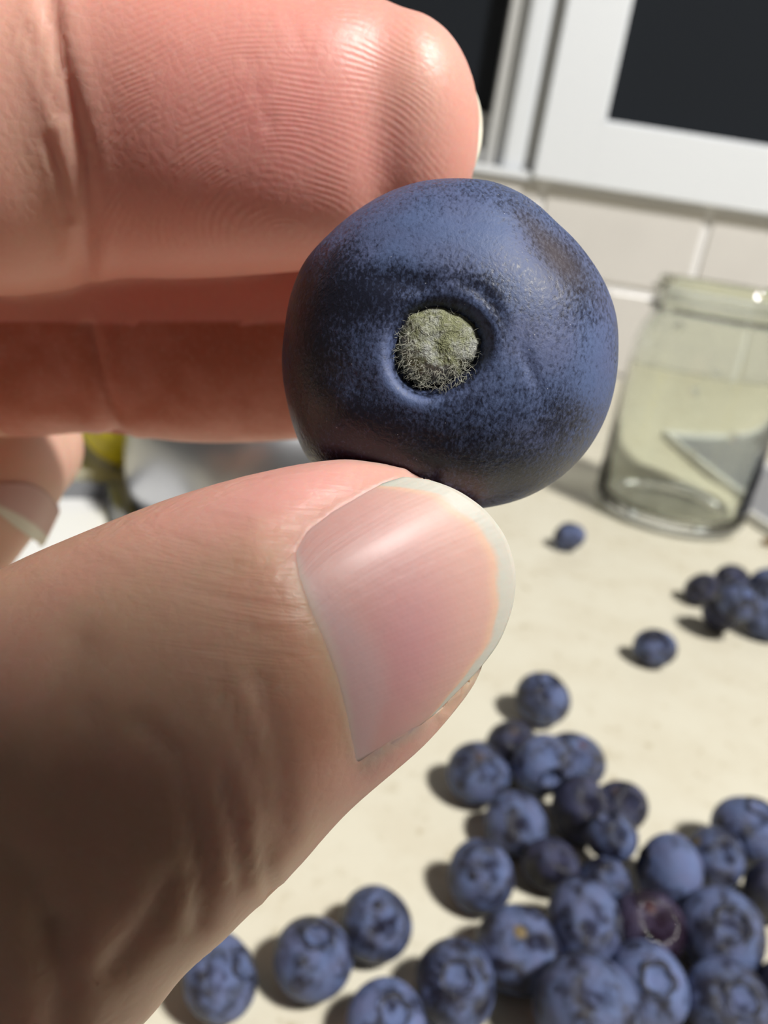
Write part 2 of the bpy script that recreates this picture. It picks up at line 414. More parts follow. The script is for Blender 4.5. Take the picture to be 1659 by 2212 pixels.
# x, y, radius (photo px), facing end c/s, offset of that end (in radii), level, material, end colour, label, group
BER = [
 (1230, 1157, 36, 'c', -.2, -.9, 0, 'n', 0, 'smallest lone blueberry, lying just left of the glass jar base', LOOSE),
 (1415, 1398, 46, 'c', .1, -.75, 0, 'n', 0, 'lone blueberry on bare counter below the right-edge cluster', LOOSE),
 (1172, 1510, 61, 'c', .25, -.75, 0, 'n', 0, 'lone blueberry just above the top of the main pile', LOOSE),
 (1515, 1273, 39, 's', -.5, -.8, 0, 'd', 0, 'dark blueberry at the left end of the right-edge cluster', SMALL),
 (1594, 1254, 38, 's', .2, -.8, 0, 'd', 0, 'blueberry at the back of the right-edge cluster, behind its middle berry', SMALL),
 (1648, 1266, 44, 'c', .3, .2, 0, 'n', 0, 'upper blueberry of the right-edge cluster, cut by the picture edge', SMALL),
 (1583, 1302, 46, 'c', .5, -.5, 1.0, 'n', 0, 'pale blueberry on top in the middle of the right-edge cluster', SMALL),
 (1560, 1338, 40, 's', -.7, .5, 0, 'd', 0, 'dark blueberry under the front of the right-edge cluster', SMALL),
 (1655, 1340, 47, 'c', .6, -.3, 0, 'n', 0, 'lower blueberry of the right-edge cluster, cut by the picture edge', SMALL),
 (1032, 1670, 70, 's', .08, -.60, 0, 'n', 2, 'blueberry with a brown stem scar at the upper left of the main pile', PILE),
 (1115, 1625, 57, 's', .05, -.60, 0, 'd', 2, 'dusky blueberry at the very back of the main pile, second from its left', PILE),
 (1243, 1640, 66, 's', .30, -.66, 0, 'n', 1, 'blueberry with a dark red scar on its upper right, at the back of the pile', PILE),
 (1180, 1662, 70, 'c', .40, .52, .35, 'p', 0, 'pale blueberry at the back of the pile, overlapping the red-scarred one', PILE),
 (1258, 1742, 72, 's', -.7, .2, .2, 'd', 0, 'dark purple blueberry in the back half of the pile, its lower side in deep shade', PILE),
 (1328, 1748, 58, 's', -.25, -.62, 0, 'd', 2, 'dusky blueberry with a brown spot at the right of the back half of the pile', PILE),
 (1117, 1784, 71, 's', -.08, -.50, 0, 'n', 0, 'round blueberry below the brown-scarred one at the left of the pile', PILE),
 (1188, 1868, 66, 's', -.3, .8, 0, 'd', 0, 'blueberry sunk in black shade in the middle of the pile', PILE),  # dark bloom colour carries the shade it lies in
 (1306, 1812, 60, 'c', -.2, -.8, .9, 'n', 0, 'narrow upright blueberry raised in the middle of the pile', PILE),
 (1305, 1888, 58, 's', .2, .6, .4, 'n', 0, 'blueberry directly in front of the raised one in the middle of the pile', PILE),
 (1036, 1897, 76, 's', -.3, .0, 0, 'n', 0, 'blueberry alone at the left flank of the pile with a dark dimple', PILE),
 (1447, 1892, 82, 'c', -.9, -.2, 0, 'p', 0, 'pale broad blueberry right of centre with a bare dark left side', PILE),
 (1556, 1860, 70, 's', -.60, -.50, 0, 'n', 3, 'blueberry with a tan scar at its upper left, near the right edge', PILE),
 (1612, 1800, 78, 'c', .35, -.75, .2, 'p', 0, 'pale blueberry at the right back, cut by the picture edge', PILE),
 (1655, 1925, 66, 's', .6, .5, 0, 'd', 0, 'very dark blueberry in shade at the right edge', PILE),  # shade at this edge is put into the dark bloom colour
 (1122, 2047, 94, 's', .07, -.46, 0, 'n', 3, 'large blueberry with a tan stem scar on its upper face', PILE),
 (1262, 1999, 94, 'c', .97, -.15, .15, 'n', 0, 'tall oval blueberry standing beside the glossy purple one', PILE),
 (1388, 2006, 80, 's', .08, -.56, 0, 'g', 1, 'glossy purple blueberry with a red scar and a white highlight', PILE),
 (1572, 2022, 98, 'c', .32, -.28, 0, 'n', 0, 'large blueberry with its crown up at the lower right', PILE),
 (985, 2124, 92, 'c', .05, -.18, 0, 'n', 0, 'blueberry with its crown facing the camera at the bottom left of the pile', PILE),
 (1266, 2172, 116, 's', .3, .9, .25, 'n', 0, 'biggest loose blueberry, smooth and dusky, at the bottom edge', PILE),
 (1396, 2128, 88, 'c', .28, -.20, 0, 'p', 0, 'blueberry with a small open crown, below the glossy purple one', PILE),
 (1572, 2170, 96, 'c', .42, -.22, 0, 'n', 0, 'crowned blueberry at the bottom right corner', PILE),
 (1668, 2128, 62, 's', .5, .5, 0, 'd', 0, 'dark blueberry just showing at the right edge near the corner', PILE),
 (812, 1994, 80, 's', .08, -.55, 0, 'n', 0, 'round blueberry with a small dark scar on top, right of its touching twin', PILE),
 (676, 2071, 88, 'c', .14, -.58, 0, 'n', 0, 'blueberry with a dark crown, between the thumb-side berry and its twin', PILE),
 (474, 2112, 92, 'c', .75, -.25, 0, 'n', 0, 'blueberry half hidden behind the thumb at the bottom left', PILE),
 (838, 2208, 90, 'c', .22, -.30, 0, 'p', 0, 'crowned blueberry cut by the bottom edge', PILE),
]
pos, rad = [], []
for b in BER:
    z = .006
    for _ in range(4):
        p, tt = onz(b[0], b[1], z); R = b[2] * tt / F * .975; z = R * (.90 + 1.0 * b[6])
    pos.append(p); rad.append(R)
pos = np.array(pos); rad = np.array(rad); p0 = pos.copy()
for it in range(200):
    mv = np.zeros_like(pos)
    for i in range(len(pos)):
        for j in range(i + 1, len(pos)):
            d = pos[i] - pos[j]; L = np.linalg.norm(d); mn = (rad[i] + rad[j]) * .93
            if L < mn:
                q = d / (L + 1e-9) * (mn - L) * .25
                q[2] *= .5
                mv[i] += q; mv[j] -= q
    pos += mv
    pos += (p0 - pos) * .01
    pos[:, 2] = np.maximum(pos[:, 2], rad * .88)
MATS = dict(n=M_berry, d=M_berry_dark, p=M_berry_pale, g=M_berry_gloss)
ENDS = (M_calyx, M_scar_red, M_scar_brown, M_calyx_tan)
def add_berry(i, b):
    x, y, rp, end, dx, dy, lev, mt, ec, label, grp = b
    vi = i % 4
    o = bpy.data.objects.new('blueberry', bodies[vi]); col.objects.link(o)
    r2 = min(dx * dx + dy * dy, .98)
    vv = CAM - pos[i]; vv /= np.linalg.norm(vv); rr_ = np.cross(UP, vv); rr_ /= np.linalg.norm(rr_); uu_ = np.cross(vv, rr_)
    dw = dx * rr_ - dy * uu_ + math.sqrt(1 - r2) * vv
    if end == 's': dw = -dw
    q = Vector(dw).to_track_quat('Z', 'Y')
    o.rotation_mode = 'QUATERNION'; o.rotation_quaternion = q
    o.location = pos[i]; s = rad[i]; o.scale = (s * random.uniform(.98, 1.03), s * random.uniform(.97, 1.02), s)
    o.material_slots[0].link = 'OBJECT'; o.material_slots[0].material = MATS[mt]
    tag(o, label, 'blueberry', grp)
    ch = bpy.data.objects.new('calyx', calyxes[vi]); col.objects.link(ch); ch.parent = o
    ch = bpy.data.objects.new('stem_scar', scars[vi]); col.objects.link(ch); ch.parent = o
    if end == 's':
        ch.material_slots[0].link = 'OBJECT'; ch.material_slots[0].material = ENDS[ec]
    # settle on the worktop or keep the height given by the pile
    zz = np.array([v.co[:] for v in bodies[vi].vertices]) * np.array(o.scale)
    Rm = np.array(q.to_matrix()); low = (zz @ Rm.T)[:, 2].min()
    if lev == 0: o.location.z = -low + .00005
    else: o.location.z = max(pos[i][2], -low + .00005)
    return o
for i, b in enumerate(BER): add_berry(i, b)

# ---------------------------------------------------------------- crumb by the tray
bm = bmesh.new(); bmesh.ops.create_icosphere(bm, subdivisions=2, radius=.0028)
for v in bm.verts: v.co *= 1 + .3 * math.sin(v.co.x * 2300) * math.cos(v.co.y * 1900); v.co.z *= .6
cr = bm_obj('crumb', bm, plain('brown_crumb', (.24, .15, .07), .9)); cp = onz(1656, 1178)[0]; cr.location = (cp[0], cp[1], .0017)
tag(cr, 'small brown crumb on the counter at the right edge, below the tray', 'crumb')

# ---------------------------------------------------------------- the held blueberry
BD = 38.6
OUT = np.array([(980, 401), (1060, 408), (1130, 438), (1200, 498), (1270, 573), (1310, 640), (1330, 700), (1334, 770), (1327, 850), (1307, 920), (1270, 985),
                (1210, 1045), (1140, 1085), (1070, 1105), (980, 1112), (880, 1100), (780, 1075), (700, 1040), (655, 1000), (628, 940), (610, 870), (600, 800), (606, 720), (620, 640), (645, 580),
                (700, 520), (760, 470), (840, 425), (900, 407)], float)
BCX, BCY = 967.0, 757.0
ang = np.arctan2(OUT[:, 1] - BCY, OUT[:, 0] - BCX); rr = np.hypot(OUT[:, 0] - BCX, OUT[:, 1] - BCY)
od = np.argsort(ang); ang, rr = ang[od], rr[od]
def rad_px(th):
    th = (np.asarray(th) + math.pi) % (2 * math.pi) - math.pi
    return np.interp(th, ang, rr, period=2 * math.pi)
KB = .968
bc = px(BCX, BCY, BD)
SX, SY = 947.0, 748.0                           # stem scar centre
NU, NV = 320, 150
th = np.linspace(0, 2 * math.pi, NU, endpoint=False)
rpx = rad_px(th)
ker = np.exp(-np.linspace(-2, 2, 13) ** 2); ker /= ker.sum()
rpx = np.real(np.convolve(np.r_[rpx[-6:], rpx, rpx[:6]], ker, 'valid'))
Req = rpx * BD / F * KB
V = []; ZF, ZB = 6.9, 6.4
a_ = np.linspace(0.0, math.pi, NV + 1)
for a in a_:
    rho = math.sin(a) ** .92; c_ = math.cos(a)
    zf = -(abs(c_) ** .96) * (ZF if c_ > 0 else -ZB)
    X = Req * rho * np.cos(th); Y = Req * rho * np.sin(th); Z = np.full(NU, zf)
    V.append(np.stack([X, Y, Z], 1))
V = np.concatenate(V)
front = V[:, 2] < 0
def bpix(V):
    P = V + bc; return P[:, 0] / P[:, 2] * F + CX, P[:, 1] / P[:, 2] * F + CY
xx, yy = bpix(V)
ds = np.hypot(xx - SX, yy - SY); az = np.arctan2(yy - SY, xx - SX)
dz = np.zeros(len(V))
rs = 98 * (1 + .05 * np.cos(2 * az + 1) + .04 * np.cos(3 * az))
dz += 1.25 * np.exp(-(ds / (rs * 1.02)) ** 6)                         # pit that holds the scar
dz += .42 * np.exp(-(ds / 165) ** 2)                                   # broad shoulder hollow
dz -= .06 * np.exp(-((ds - 128) / 26) ** 2) * (.6 + .5 * np.cos(az - 2.3))      # raised rim
def gx(cx, cy, lx, ly, rot=0):
    u = (xx - cx) * math.cos(rot) + (yy - cy) * math.sin(rot); v = -(xx - cx) * math.sin(rot) + (yy - cy) * math.cos(rot)
    return np.exp(-(u / lx) ** 2 - (v / ly) ** 2)
dz += .25 * gx(1195, 530, 120, 40, .85) + .22 * gx(875, 605, 75, 26, .1) + .16 * gx(700, 690, 90, 120)
for r0, amp, a0, wd in ((150, .09, -.75, .55), (190, .04, .3, .5), (205, .04, 1.2, .4)):
    dz += amp * np.exp(-((ds - r0) / 12) ** 2) * np.exp(-((np.angle(np.exp(1j * (az - a0)))) / wd) ** 2)
for cx_, cy_, lx, ly, rt, am in ((1150, 800, 60, 14, 1.2, .10), (820, 520, 90, 22, -.3, .07), (1000, 470, 120, 20, .15, .06), (760, 830, 80, 40, .5, .10), (900, 960, 120, 50, .2, .10), (1230, 900, 60, 45, 0, .12), (1120, 960, 90, 40, -.4, .08)):
    dz += am * gx(cx_, cy_, lx, ly, rt)
V[front, 2] += dz[front]
Fc = []
for i in range(NV):
    for j in range(NU):
        j2 = (j + 1) % NU; Fc.append((i * NU + j, i * NU + j2, (i + 1) * NU + j2, (i + 1) * NU + j))
M_held = bloom_material('held_blueberry_bloom', bloom=(.094, .134, .270), bare=(.016, .0185, .036), use_attr=True, sc_=125.0, gloss=.32)
Wb = c2w(V + bc); bo = c2w(bc)
held = mesh_obj('blueberry', Wb - bo, Fc, M_held); held.location = bo
tag(held, 'large blueberry held up between forefinger and thumb, fuzzy stem scar facing the camera', 'blueberry')
bl = .60 + 0 * xx  # worn bloom; lighter top band and darker bottom also hold overhead light
for cx_, cy_, lx, ly, rt, am in ((950, 500, 260, 60, .05, .30), (1100, 520, 120, 60, .5, .15), (1190, 760, 130, 160, 0, .12), (880, 855, 60, 22, .6, .45), (845, 760, 30, 70, 0, .30), (1290, 800, 30, 140, 0, .3),
                             (690, 690, 85, 120, .1, -.50), (820, 640, 110, 55, .5, -.45), (880, 600, 60, 26, .1, -.25), (1185, 525, 105, 30, .8, -.40), (1255, 640, 40, 90, -.3, -.28), (760, 900, 150, 70, .2, -.42),
                             (900, 990, 240, 75, .05, -.45), (1225, 905, 60, 50, 0, -.36), (1080, 900, 110, 70, .3, -.12), (650, 860, 50, 130, 0, -.30), (1130, 1040, 130, 50, -.4, -.25), (1030, 610, 55, 26, .6, -.30), (1075, 670, 20, 60, -.2, -.35), (930, 600, 40, 20, 0, -.2), (735, 545, 50, 24, -.6, -.25)):
    bl += am * gx(cx_, cy_, lx, ly, rt)
bl = np.where(ds < 105, bl - .5 * np.exp(-(ds / 100) ** 8), bl)
attr(held, 'bloom', np.where(front, bl, .55))
attr(held, 'brown', np.where(front, np.clip(.75 * gx(1190, 530, 95, 26, .85) + .35 * gx(1210, 590, 60, 60, .6), 0, 1), 0))
# stem scar: bumpy grey-green pad in the pit
V2, F2 = [], []
nu, nv = 96, 30
surf = lambda x, y: None
zmid = bc[2] - ZF + 1.05
for i in range(nv + 1):
    q = i / nv
    for j in range(nu):
        b = 2 * math.pi * j / nu
        R_ = 98 * (1 + .06 * math.cos(2 * b + 1) + .05 * math.cos(3 * b) + .03 * math.sin(7 * b) + .02 * math.sin(13 * b + 1))
        if math.sin(b) > 0: R_ *= .93
        x = SX + R_ * q * math.cos(b); y = SY - 7 + R_ * q * math.sin(b)
        z = zmid - .55 * (1 - q ** 3.2) + .55 * q ** 8
        z += .10 * math.sin(x * .055 + 2.0 * math.sin(y * .043)) * math.cos(y * .061 + 1.5 * math.sin(x * .037)) * (1 - q) + rng.normal(0, .012) * (1 - q ** 3)
        if y > SY + 38: z += .22 * min(1, (y - SY - 38) / 25) * (1 - q ** 6)
        V2.append(px(x, y, z))
for i in range(nv):
    for j in range(nu):
        j2 = (j + 1) % nu; F2.append((i * nu + j, i * nu + j2, (i + 1) * nu + j2, (i + 1) * nu + j))
t = NT('stem_scar_felt'); oc = t.obj()
n1 = t.noise(oc, 900, 4, .65); n2 = t.noise(oc, 3200, 4, .7, .5)
c = t.mix(t.ramp(n1, .40, .62), (.25, .26, .14), (.42, .43, .40))
c = t.mix(t.math('MULTIPLY', t.ramp(n2, .52, .72), .55), c, (.62, .61, .54)); c = t.mix(t.math('MULTIPLY', t.ramp(n2, .46, .28), .5), c, (.06, .055, .04))
t.inp('Base Color', c); t.inp('Roughness', .9); t.l(t.bump(n2, .9, .00025), t.b.inputs['Normal']); M_scar = t.m
scar = mesh_obj('stem_scar', c2w(np.array(V2)) - bo, F2, M_scar, held); scar['label'] = 'fuzzy grey-green stem scar'
# felt fibres: thin tapered three-sided hairs
V3, F3 = [], []
for h in range(520):
    b = rng.uniform(0, 2 * math.pi); q = rng.uniform(.25, 1.02) ** .42; b = b if rng.random() < .35 else rng.normal(1.9, .9)
    R_ = 95
    x0, y0 = SX + R_ * q * math.cos(b), SY - 4 + R_ * q * math.sin(b)
    z0 = zmid - .55 * (1 - q ** 3.2) + .30 * q ** 8
    ln = rng.uniform(8, 22); dirn = rng.normal(0, .9) + (2.2 if rng.random() < .6 else b)
    wv = rng.uniform(.006, .013); bend = rng.normal(0, .8)
    base = len(V3)
    for s in range(5):
        f = s / 4; aa = dirn + bend * f
        x = x0 + ln * f * math.cos(aa); y = y0 + ln * f * math.sin(aa); z = z0 - .05 - .24 * f * (1 - .5 * f)
        p = px(x, y, z); ww = wv * (1 - .75 * f)
        for kx in range(3):
            V3.append(p + ww * np.array([math.cos(kx * 2.09 + aa), math.sin(kx * 2.09 + aa), .6 * math.cos(kx * 2.09)]))
    for s in range(4):
        for kx in range(3):
            k2 = (kx + 1) % 3; F3.append((base + s * 3 + kx, base + s * 3 + k2, base + s * 3 + 3 + k2, base + s * 3 + 3 + kx))
M_fib = plain('felt_fibre', (.46, .46, .38), .8)
fz = mesh_obj('fuzz', c2w(np.array(V3)) - bo, F3, M_fib, held); fz['kind'] = 'stuff'

# ---------------------------------------------------------------- the hand (camera-frame millimetres, one continuous skin)
def tube(ctrl, Ndir, seg=40, per=10, cap0=True, cap1=True, exp=2.25):
    """ctrl rows: x,y,z, half width, dorsal half thickness, palmar half thickness"""
    C = np.array(ctrl, float); n = len(C)
    P = np.vstack([2 * C[0] - C[1], C, 2 * C[-1] - C[-2]]); rows = []
    for i in range(n - 1):
        a, b, c, d = P[i], P[i + 1], P[i + 2], P[i + 3]
        for s in range(per):
            u = s / per
            rows.append(.5 * ((2 * b) + (-a + c) * u + (2 * a - 5 * b + 4 * c - d) * u * u + (-a + 3 * b - 3 * c + d) * u ** 3))
    rows.append(C[-1]); Q = np.array(rows)
    T = np.gradient(Q[:, :3], axis=0); T /= np.linalg.norm(T, axis=1)[:, None]
    ND = np.asarray(Ndir, float)
    if ND.ndim == 2:
        ND = np.stack([np.interp(np.linspace(0, 1, len(Q)), np.linspace(0, 1, len(ND)), ND[:, i]) for i in range(3)], 1)
    else: ND = np.tile(ND, (len(Q), 1))
    rings = []
    def ring(c, Tv, Nv, w_, td, tp):
        B = np.cross(Tv, Nv); B /= np.linalg.norm(B); N = np.cross(B, Tv)
        a = np.linspace(0, 2 * math.pi, seg, endpoint=False); cs, sn = np.cos(a), np.sin(a)
        e = 2 / exp
        x = np.sign(cs) * np.abs(cs) ** e * w_; y = np.sign(sn) * np.abs(sn) ** e; y = np.where(y > 0, y * td, y * tp)
        return c + x[:, None] * B + y[:, None] * N
    def cap(idx, sgn):
        c = Q[idx, :3]; L = min(Q[idx, 3], (Q[idx, 4] + Q[idx, 5]) / 2)
        return [ring(c + sgn * T[idx] * L * math.sin(f), T[idx], ND[idx], *(Q[idx, 3:6] * math.cos(f))) for f in (.3, .6, .85, 1.08, 1.28, 1.45, 1.55)]
    if cap0: rings += cap(0, -1)[::-1]
    for i in range(len(Q)): rings.append(ring(Q[i, :3], T[i], ND[i], *Q[i, 3:6]))
    if cap1: rings += cap(-1, 1)
    V = np.concatenate(rings); m = len(rings); Fs = []
    for i in range(m - 1):
        for j in range(seg):
            j2 = (j + 1) % seg; Fs.append((i * seg + j, i * seg + j2, (i + 1) * seg + j2, (i + 1) * seg + j))
    Fs.append(tuple(reversed(range(seg)))); Fs.append(tuple(range((m - 1) * seg, m * seg)))
    return V, Fs
def P6(x, y, d, w_, td, tp=None): return [*px(x, y, d), w_, td, tp if tp else td]
parts = []
# forefinger: pad faces the camera
parts.append(tube([P6(872, 289, 46.6, 6.45, 4.6), P6(825, 290, 46.9, 7.05, 5.35), P6(750, 292, 47.2, 7.55, 6.2, 6.5), P6(630, 292, 47.6, 8.1, 7.1, 7.5), P6(430, 284, 48, 8.75, 7.6, 8.0), P6(190, 282, 48.2, 8.95, 7.9, 7.4), P6(0, 296, 48.4, 9.6, 8.2, 8.4), P6(-250, 300, 48.8, 10.0, 8.6, 9.2),
                   [-46, -19, 51, 10, 9.2, 9], [-55, -15, 56, 10, 9.5, 9], [-78, -5, 70, 11, 11, 11]], [(0, -.45, .9), (0, -.4, .9), (-.5, -.6, .6), (-.6, -.7, .5)]))
# middle finger, behind and below
parts.append(tube([P6(880, 735, 60.5, 6.2, 5.2), P6(760, 730, 60.6, 7.4, 6.4), P6(600, 728, 60.8, 8.2, 7.2), P6(420, 724, 61, 8.5, 7.6), P6(225, 712, 61.4, 8.2, 7.6), P6(60, 706, 62, 8.8, 8.2), P6(-200, 712, 63.5, 9.2, 8.6),
                   [-47, -11, 68, 9.6, 9.2, 9], [-60, -6, 72, 10, 9.6, 9], [-90, 8, 80, 11, 11, 11]], [(0, -.2, .98), (0, -.2, .98), (-.5, -.4, .8), (-.6, -.6, .6)]))
# ring finger, curled back towards the palm
parts.append(tube([[-43.5, 7.5, 69, 5.4, 4.6, 4.6], [-42, 2.2, 72.5, 6.9, 6.2, 6.4], [-40.3, -3.4, 77, 7.3, 7.0, 7], [-42.5, -6, 84, 7.6, 7.6, 7.2], [-47, -8, 94, 8.6, 8.6, 8], [-60, -2, 95, 8.8, 8.8, 8], [-98, 20, 86, 10.5, 10.5, 10.5]],
                  [(.75, -.1, -.6), (.8, -.2, .2), (.3, -.5, .9), (-.4, -.4, .9), (-.6, -.6, .7)]))
# little finger
parts.append(tube([[-52, 17, 80, 4.6, 4, 4], [-51, 12, 84, 5.8, 5.4, 5.4], [-52, 8, 91, 6.2, 6, 6], [-60, 6, 101, 7, 7, 7], [-72, 12, 101, 7.2, 7.2, 7], [-104, 34, 88, 9, 9, 9]], [(.7, .2, -.5), (.3, -.4, .8), (-.5, -.3, .9)]))
# thumb: nail faces the camera
parts.append(tube([P6(965, 1240, 37.7, 4.6, 2.7, 3.0), P6(925, 1250, 37.1, 5.35, 3.6, 3.9), P6(865, 1268, 36.1, 6.1, 4.6, 5.0), P6(755, 1312, 35.2, 7.05, 5.9, 6.0), P6(545, 1418, 35.0, 8.15, 6.7, 7.0), P6(345, 1548, 34.7, 9.15, 6.9, 7.6), P6(146, 1683, 34.4, 9.8, 7.4, 8), P6(-50, 1819, 34.3, 10.7, 7.6, 8.6),
                   [-31, 23, 35, 10.8, 8, 9.5], [-48, 31.5, 36.5, 11, 9.5, 11], [-66, 39, 38, 13, 12, 14], [-92, 44, 38, 15, 14, 15]], [(.05, -.12, -1), (.05, -.12, -1), (-.1, 0, -1), (-.2, .2, -1)]))
# palm and wrist
wr = [-128, 42, 32]
for mc in ([-78, -5, 70, 10.5, 11, 11], [-90, 8, 79, 11, 11.5, 11], [-98, 20, 85, 10.5, 11, 11], [-104, 34, 88, 9.5, 10, 10]):
    mid = (np.array(mc[:3]) * .45 + np.array(wr) * .55)
    parts.append(tube([mc, [*mid, 14, 14, 14], [*wr, 17, 17, 17]], (-.6, -.5, .5), seg=28, per=6))
parts.append(tube([[-82, 20, 58, 12, 12, 12], [-104, 34, 46, 15, 15, 15], [-128, 42, 32, 17, 17, 17]], (-.6, -.5, .5), seg=28, per=6))
parts.append(tube([[-112, 36, 44, 19, 17, 17], [-128, 42, 32, 22, 17, 17], [-160, 44, 6, 23, 18, 18], [-215, 40, -38, 29, 25, 25], [-262, 34, -72, 33, 29, 29]], (-.4, -.8, .2), seg=36, per=6))
HV, HF = [], []; off = 0
for V_, F_ in parts:
    HV.append(V_); HF += [tuple(i + off for i in f) for f in F_]; off += len(V_)
HV = np.concatenate(HV)
tmp = mesh_obj('hand_base', HV * 1e-3, HF)
bm = bmesh.new(); bm.from_mesh(tmp.data)
bmesh.ops.recalc_face_normals(bm, faces=bm.faces); bm.to_mesh(tmp.data); bm.free()
md = tmp.modifiers.new('r', 'REMESH'); md.mode = 'VOXEL'; md.voxel_size = .00040
md = tmp.modifiers.new('s', 'SMOOTH'); md.factor = .5; md.iterations = 18
dg = bpy.context.evaluated_depsgraph_get()
me = bpy.data.meshes.new_from_object(tmp.evaluated_get(dg)); me.name = 'hand'
bpy.data.objects.remove(tmp)
CUT = [(645, 1195), (652, 1240), (675, 1310), (706, 1380), (735, 1460), (757, 1550), (775, 1640)]
TOP = [(645, 1195), (668, 1152), (722, 1110), (795, 1068), (870, 1030)]
FRE = [(870, 1030), (925, 1034), (990, 1058), (1050, 1100), (1095, 1160), (1117, 1238), (1109, 1312), (1081, 1387), (1036, 1446), (985, 1497), (940, 1542)]
BOT = [(775, 1640), (830, 1602), (890, 1567), (940, 1542)]
def seg_dist(pts, poly):
    best = np.full(len(pts), 1e9)
    for a, b in zip(poly[:-1], poly[1:]):
        a, b = np.array(a, float), np.array(b, float); ab = b - a
        tt = np.clip(((pts - a) @ ab) / (ab @ ab), 0, 1)
        best = np.minimum(best, np.linalg.norm(pts - a - tt[:, None] * ab, axis=1))
    return best
bm = bmesh.new(); bm.from_mesh(me); bm.verts.ensure_lookup_table()       # finer skin around the thumbnail
co = np.array([v.co[:] for v in bm.verts]) * 1e3
zc = np.maximum(co[:, 2], 5); pu = np.stack([co[:, 0] / zc * F + CX, co[:, 1] / zc * F + CY], 1)
near = (co[:, 2] < 36) & (co[:, 2] > 5) & (np.minimum(np.minimum(seg_dist(pu, CUT), seg_dist(pu, TOP)), seg_dist(pu, BOT)) < 62)
bmesh.ops.subdivide_edges(bm, edges=[e for e in bm.edges if near[e.verts[0].index] and near[e.verts[1].index]], cuts=2, use_grid_fill=True)
bm.normal_update(); bm.to_mesh(me); bm.free()
nv_ = len(me.vertices); X = np.empty(nv_ * 3, np.float32); me.vertices.foreach_get('co', X); X = X.reshape(-1, 3).astype(float) * 1e3
nrm = np.empty(nv_ * 3, np.float32); me.vertices.foreach_get('normal', nrm); nrm = nrm.reshape(-1, 3)
U = np.where(X[:, 2] > 5, X[:, 0] / np.maximum(X[:, 2], 5) * F + CX, -9999); Vv = np.where(X[:, 2] > 5, X[:, 1] / np.maximum(X[:, 2], 5) * F + CY, -9999)
facing = -(nrm * X).sum(1) / np.linalg.norm(X, axis=1) > 0.02
is_thumb = (X[:, 2] < 41.5) & (Vv > 960)
is_index = (X[:, 2] < 57) & (Vv < 700) & ~is_thumb & (X[:, 0] > -50)
is_mid = (X[:, 2] >= 50) & (Vv < 1010) & (Vv > 580) & (X[:, 0] > -30) & ~is_index
UV = np.stack([U, Vv], 1)
def crease(mask, poly, width, depth, bulge=.35):
    idx = np.where(mask & (U > -400) & (U < 1800))[0]
    d = seg_dist(UV[idx], poly)
    amt = depth * (np.exp(-(d / width) ** 2) - bulge * np.exp(-((d - 2.4 * width) / (1.3 * width)) ** 2))
    X[idx] -= nrm[idx] * amt[:, None]
fi = facing & is_index
crease(fi, [(95, -60), (112, 40), (122, 110), (150, 220), (178, 330), (190, 460), (185, 600)], 17, .32, .25)
crease(fi, [(60, 60), (90, 150), (128, 250)], 9, .15); crease(fi, [(100, 300), (130, 380), (150, 470)], 9, .15)
crease(fi, [(532, 110), (560, 210), (590, 300)], 5, .10, .1); crease(fi, [(620, 30), (655, 120)], 5, .06, .1)
crease(facing & is_mid, [(165, 600), (185, 690), (205, 780), (240, 900), (262, 960)], 17, .38, .3)
ft = facing & is_thumb
for poly, wd, dp in (([(193, 1537), (241, 1634)], 18, .22), ([(290, 1560), (328, 1586), (386, 1648), (424, 1778), (434, 1899), (430, 1990)], 15, .34),
                     ([(554, 1470), (588, 1586), (603, 1682), (612, 1807)], 14, .26), ([(482, 1489), (545, 1634), (569, 1730), (588, 1841)], 12, .22),
                     ([(482, 1682), (511, 1802), (521, 1899)], 11, .26), ([(40, 1640), (120, 1480), (170, 1400)], 26, .30), ([(0, 1850), (70, 1900), (110, 2010)], 26, .34),
                     ([(240, 2090), (330, 1980), (370, 1900)], 18, .24), ([(110, 2010), (130, 2120), (120, 2230)], 24, .3), ([(560, 1800), (585, 1930)], 9, .2), ([(540, 1260), (600, 1210), (640, 1190)], 8, .14),
                     ([(575, 1310), (620, 1230), (645, 1190)], 7, .12), ([(480, 1230), (570, 1195), (650, 1160)], 7, .08)):
    crease(ft, poly, wd * 1.4, dp * .62)

# thumbnail: curved surface through its traced outline
def resample(poly, n, smooth=True):
    p = np.array(poly, float); d = np.r_[0, np.cumsum(np.linalg.norm(np.diff(p, axis=0), axis=1))]; d /= d[-1]
    u = np.linspace(0, 1, n); q = np.stack([np.interp(u, d, p[:, 0]), np.interp(u, d, p[:, 1])], 1)
    if smooth:
        for _ in range(max(2, n // 10)): q[1:-1] = .25 * q[:-2] + .5 * q[1:-1] + .25 * q[2:]
    return q
def nail_depth(x, y):
    s = ((x - 890) * .905 - (y - 1310) * .425) / 52; tt = ((x - 890) * .425 + (y - 1310) * .905) / 52
    return 31.15 + .52 * s + .012 * s * s + .046 * (tt + .6) ** 2 + .0006 * (tt + .6) ** 4
poly = np.array(CUT + BOT[1:] + FRE[::-1][1:] + TOP[::-1][1:-1], float)
def inside(pts, poly):
    res = np.zeros(len(pts), bool); n = len(poly); j = n - 1
    for i in range(n):
        xi, yi = poly[i]; xj, yj = poly[j]
        cnd = ((yi > pts[:, 1]) != (yj > pts[:, 1])) & (pts[:, 0] < (xj - xi) * (pts[:, 1] - yi) / (yj - yi + 1e-12) + xi)
        res ^= cnd; j = i
    return res
idx = np.where((X[:, 2] < 37.5) & (U > 560) & (U < 1250) & (Vv > 930) & (Vv < 1760) & (nrm[:, 2] < .35))[0]
pts = np.stack([X[idx, 0] / X[idx, 2] * F + CX, X[idx, 1] / X[idx, 2] * F + CY], 1)
ins = inside(pts, poly)
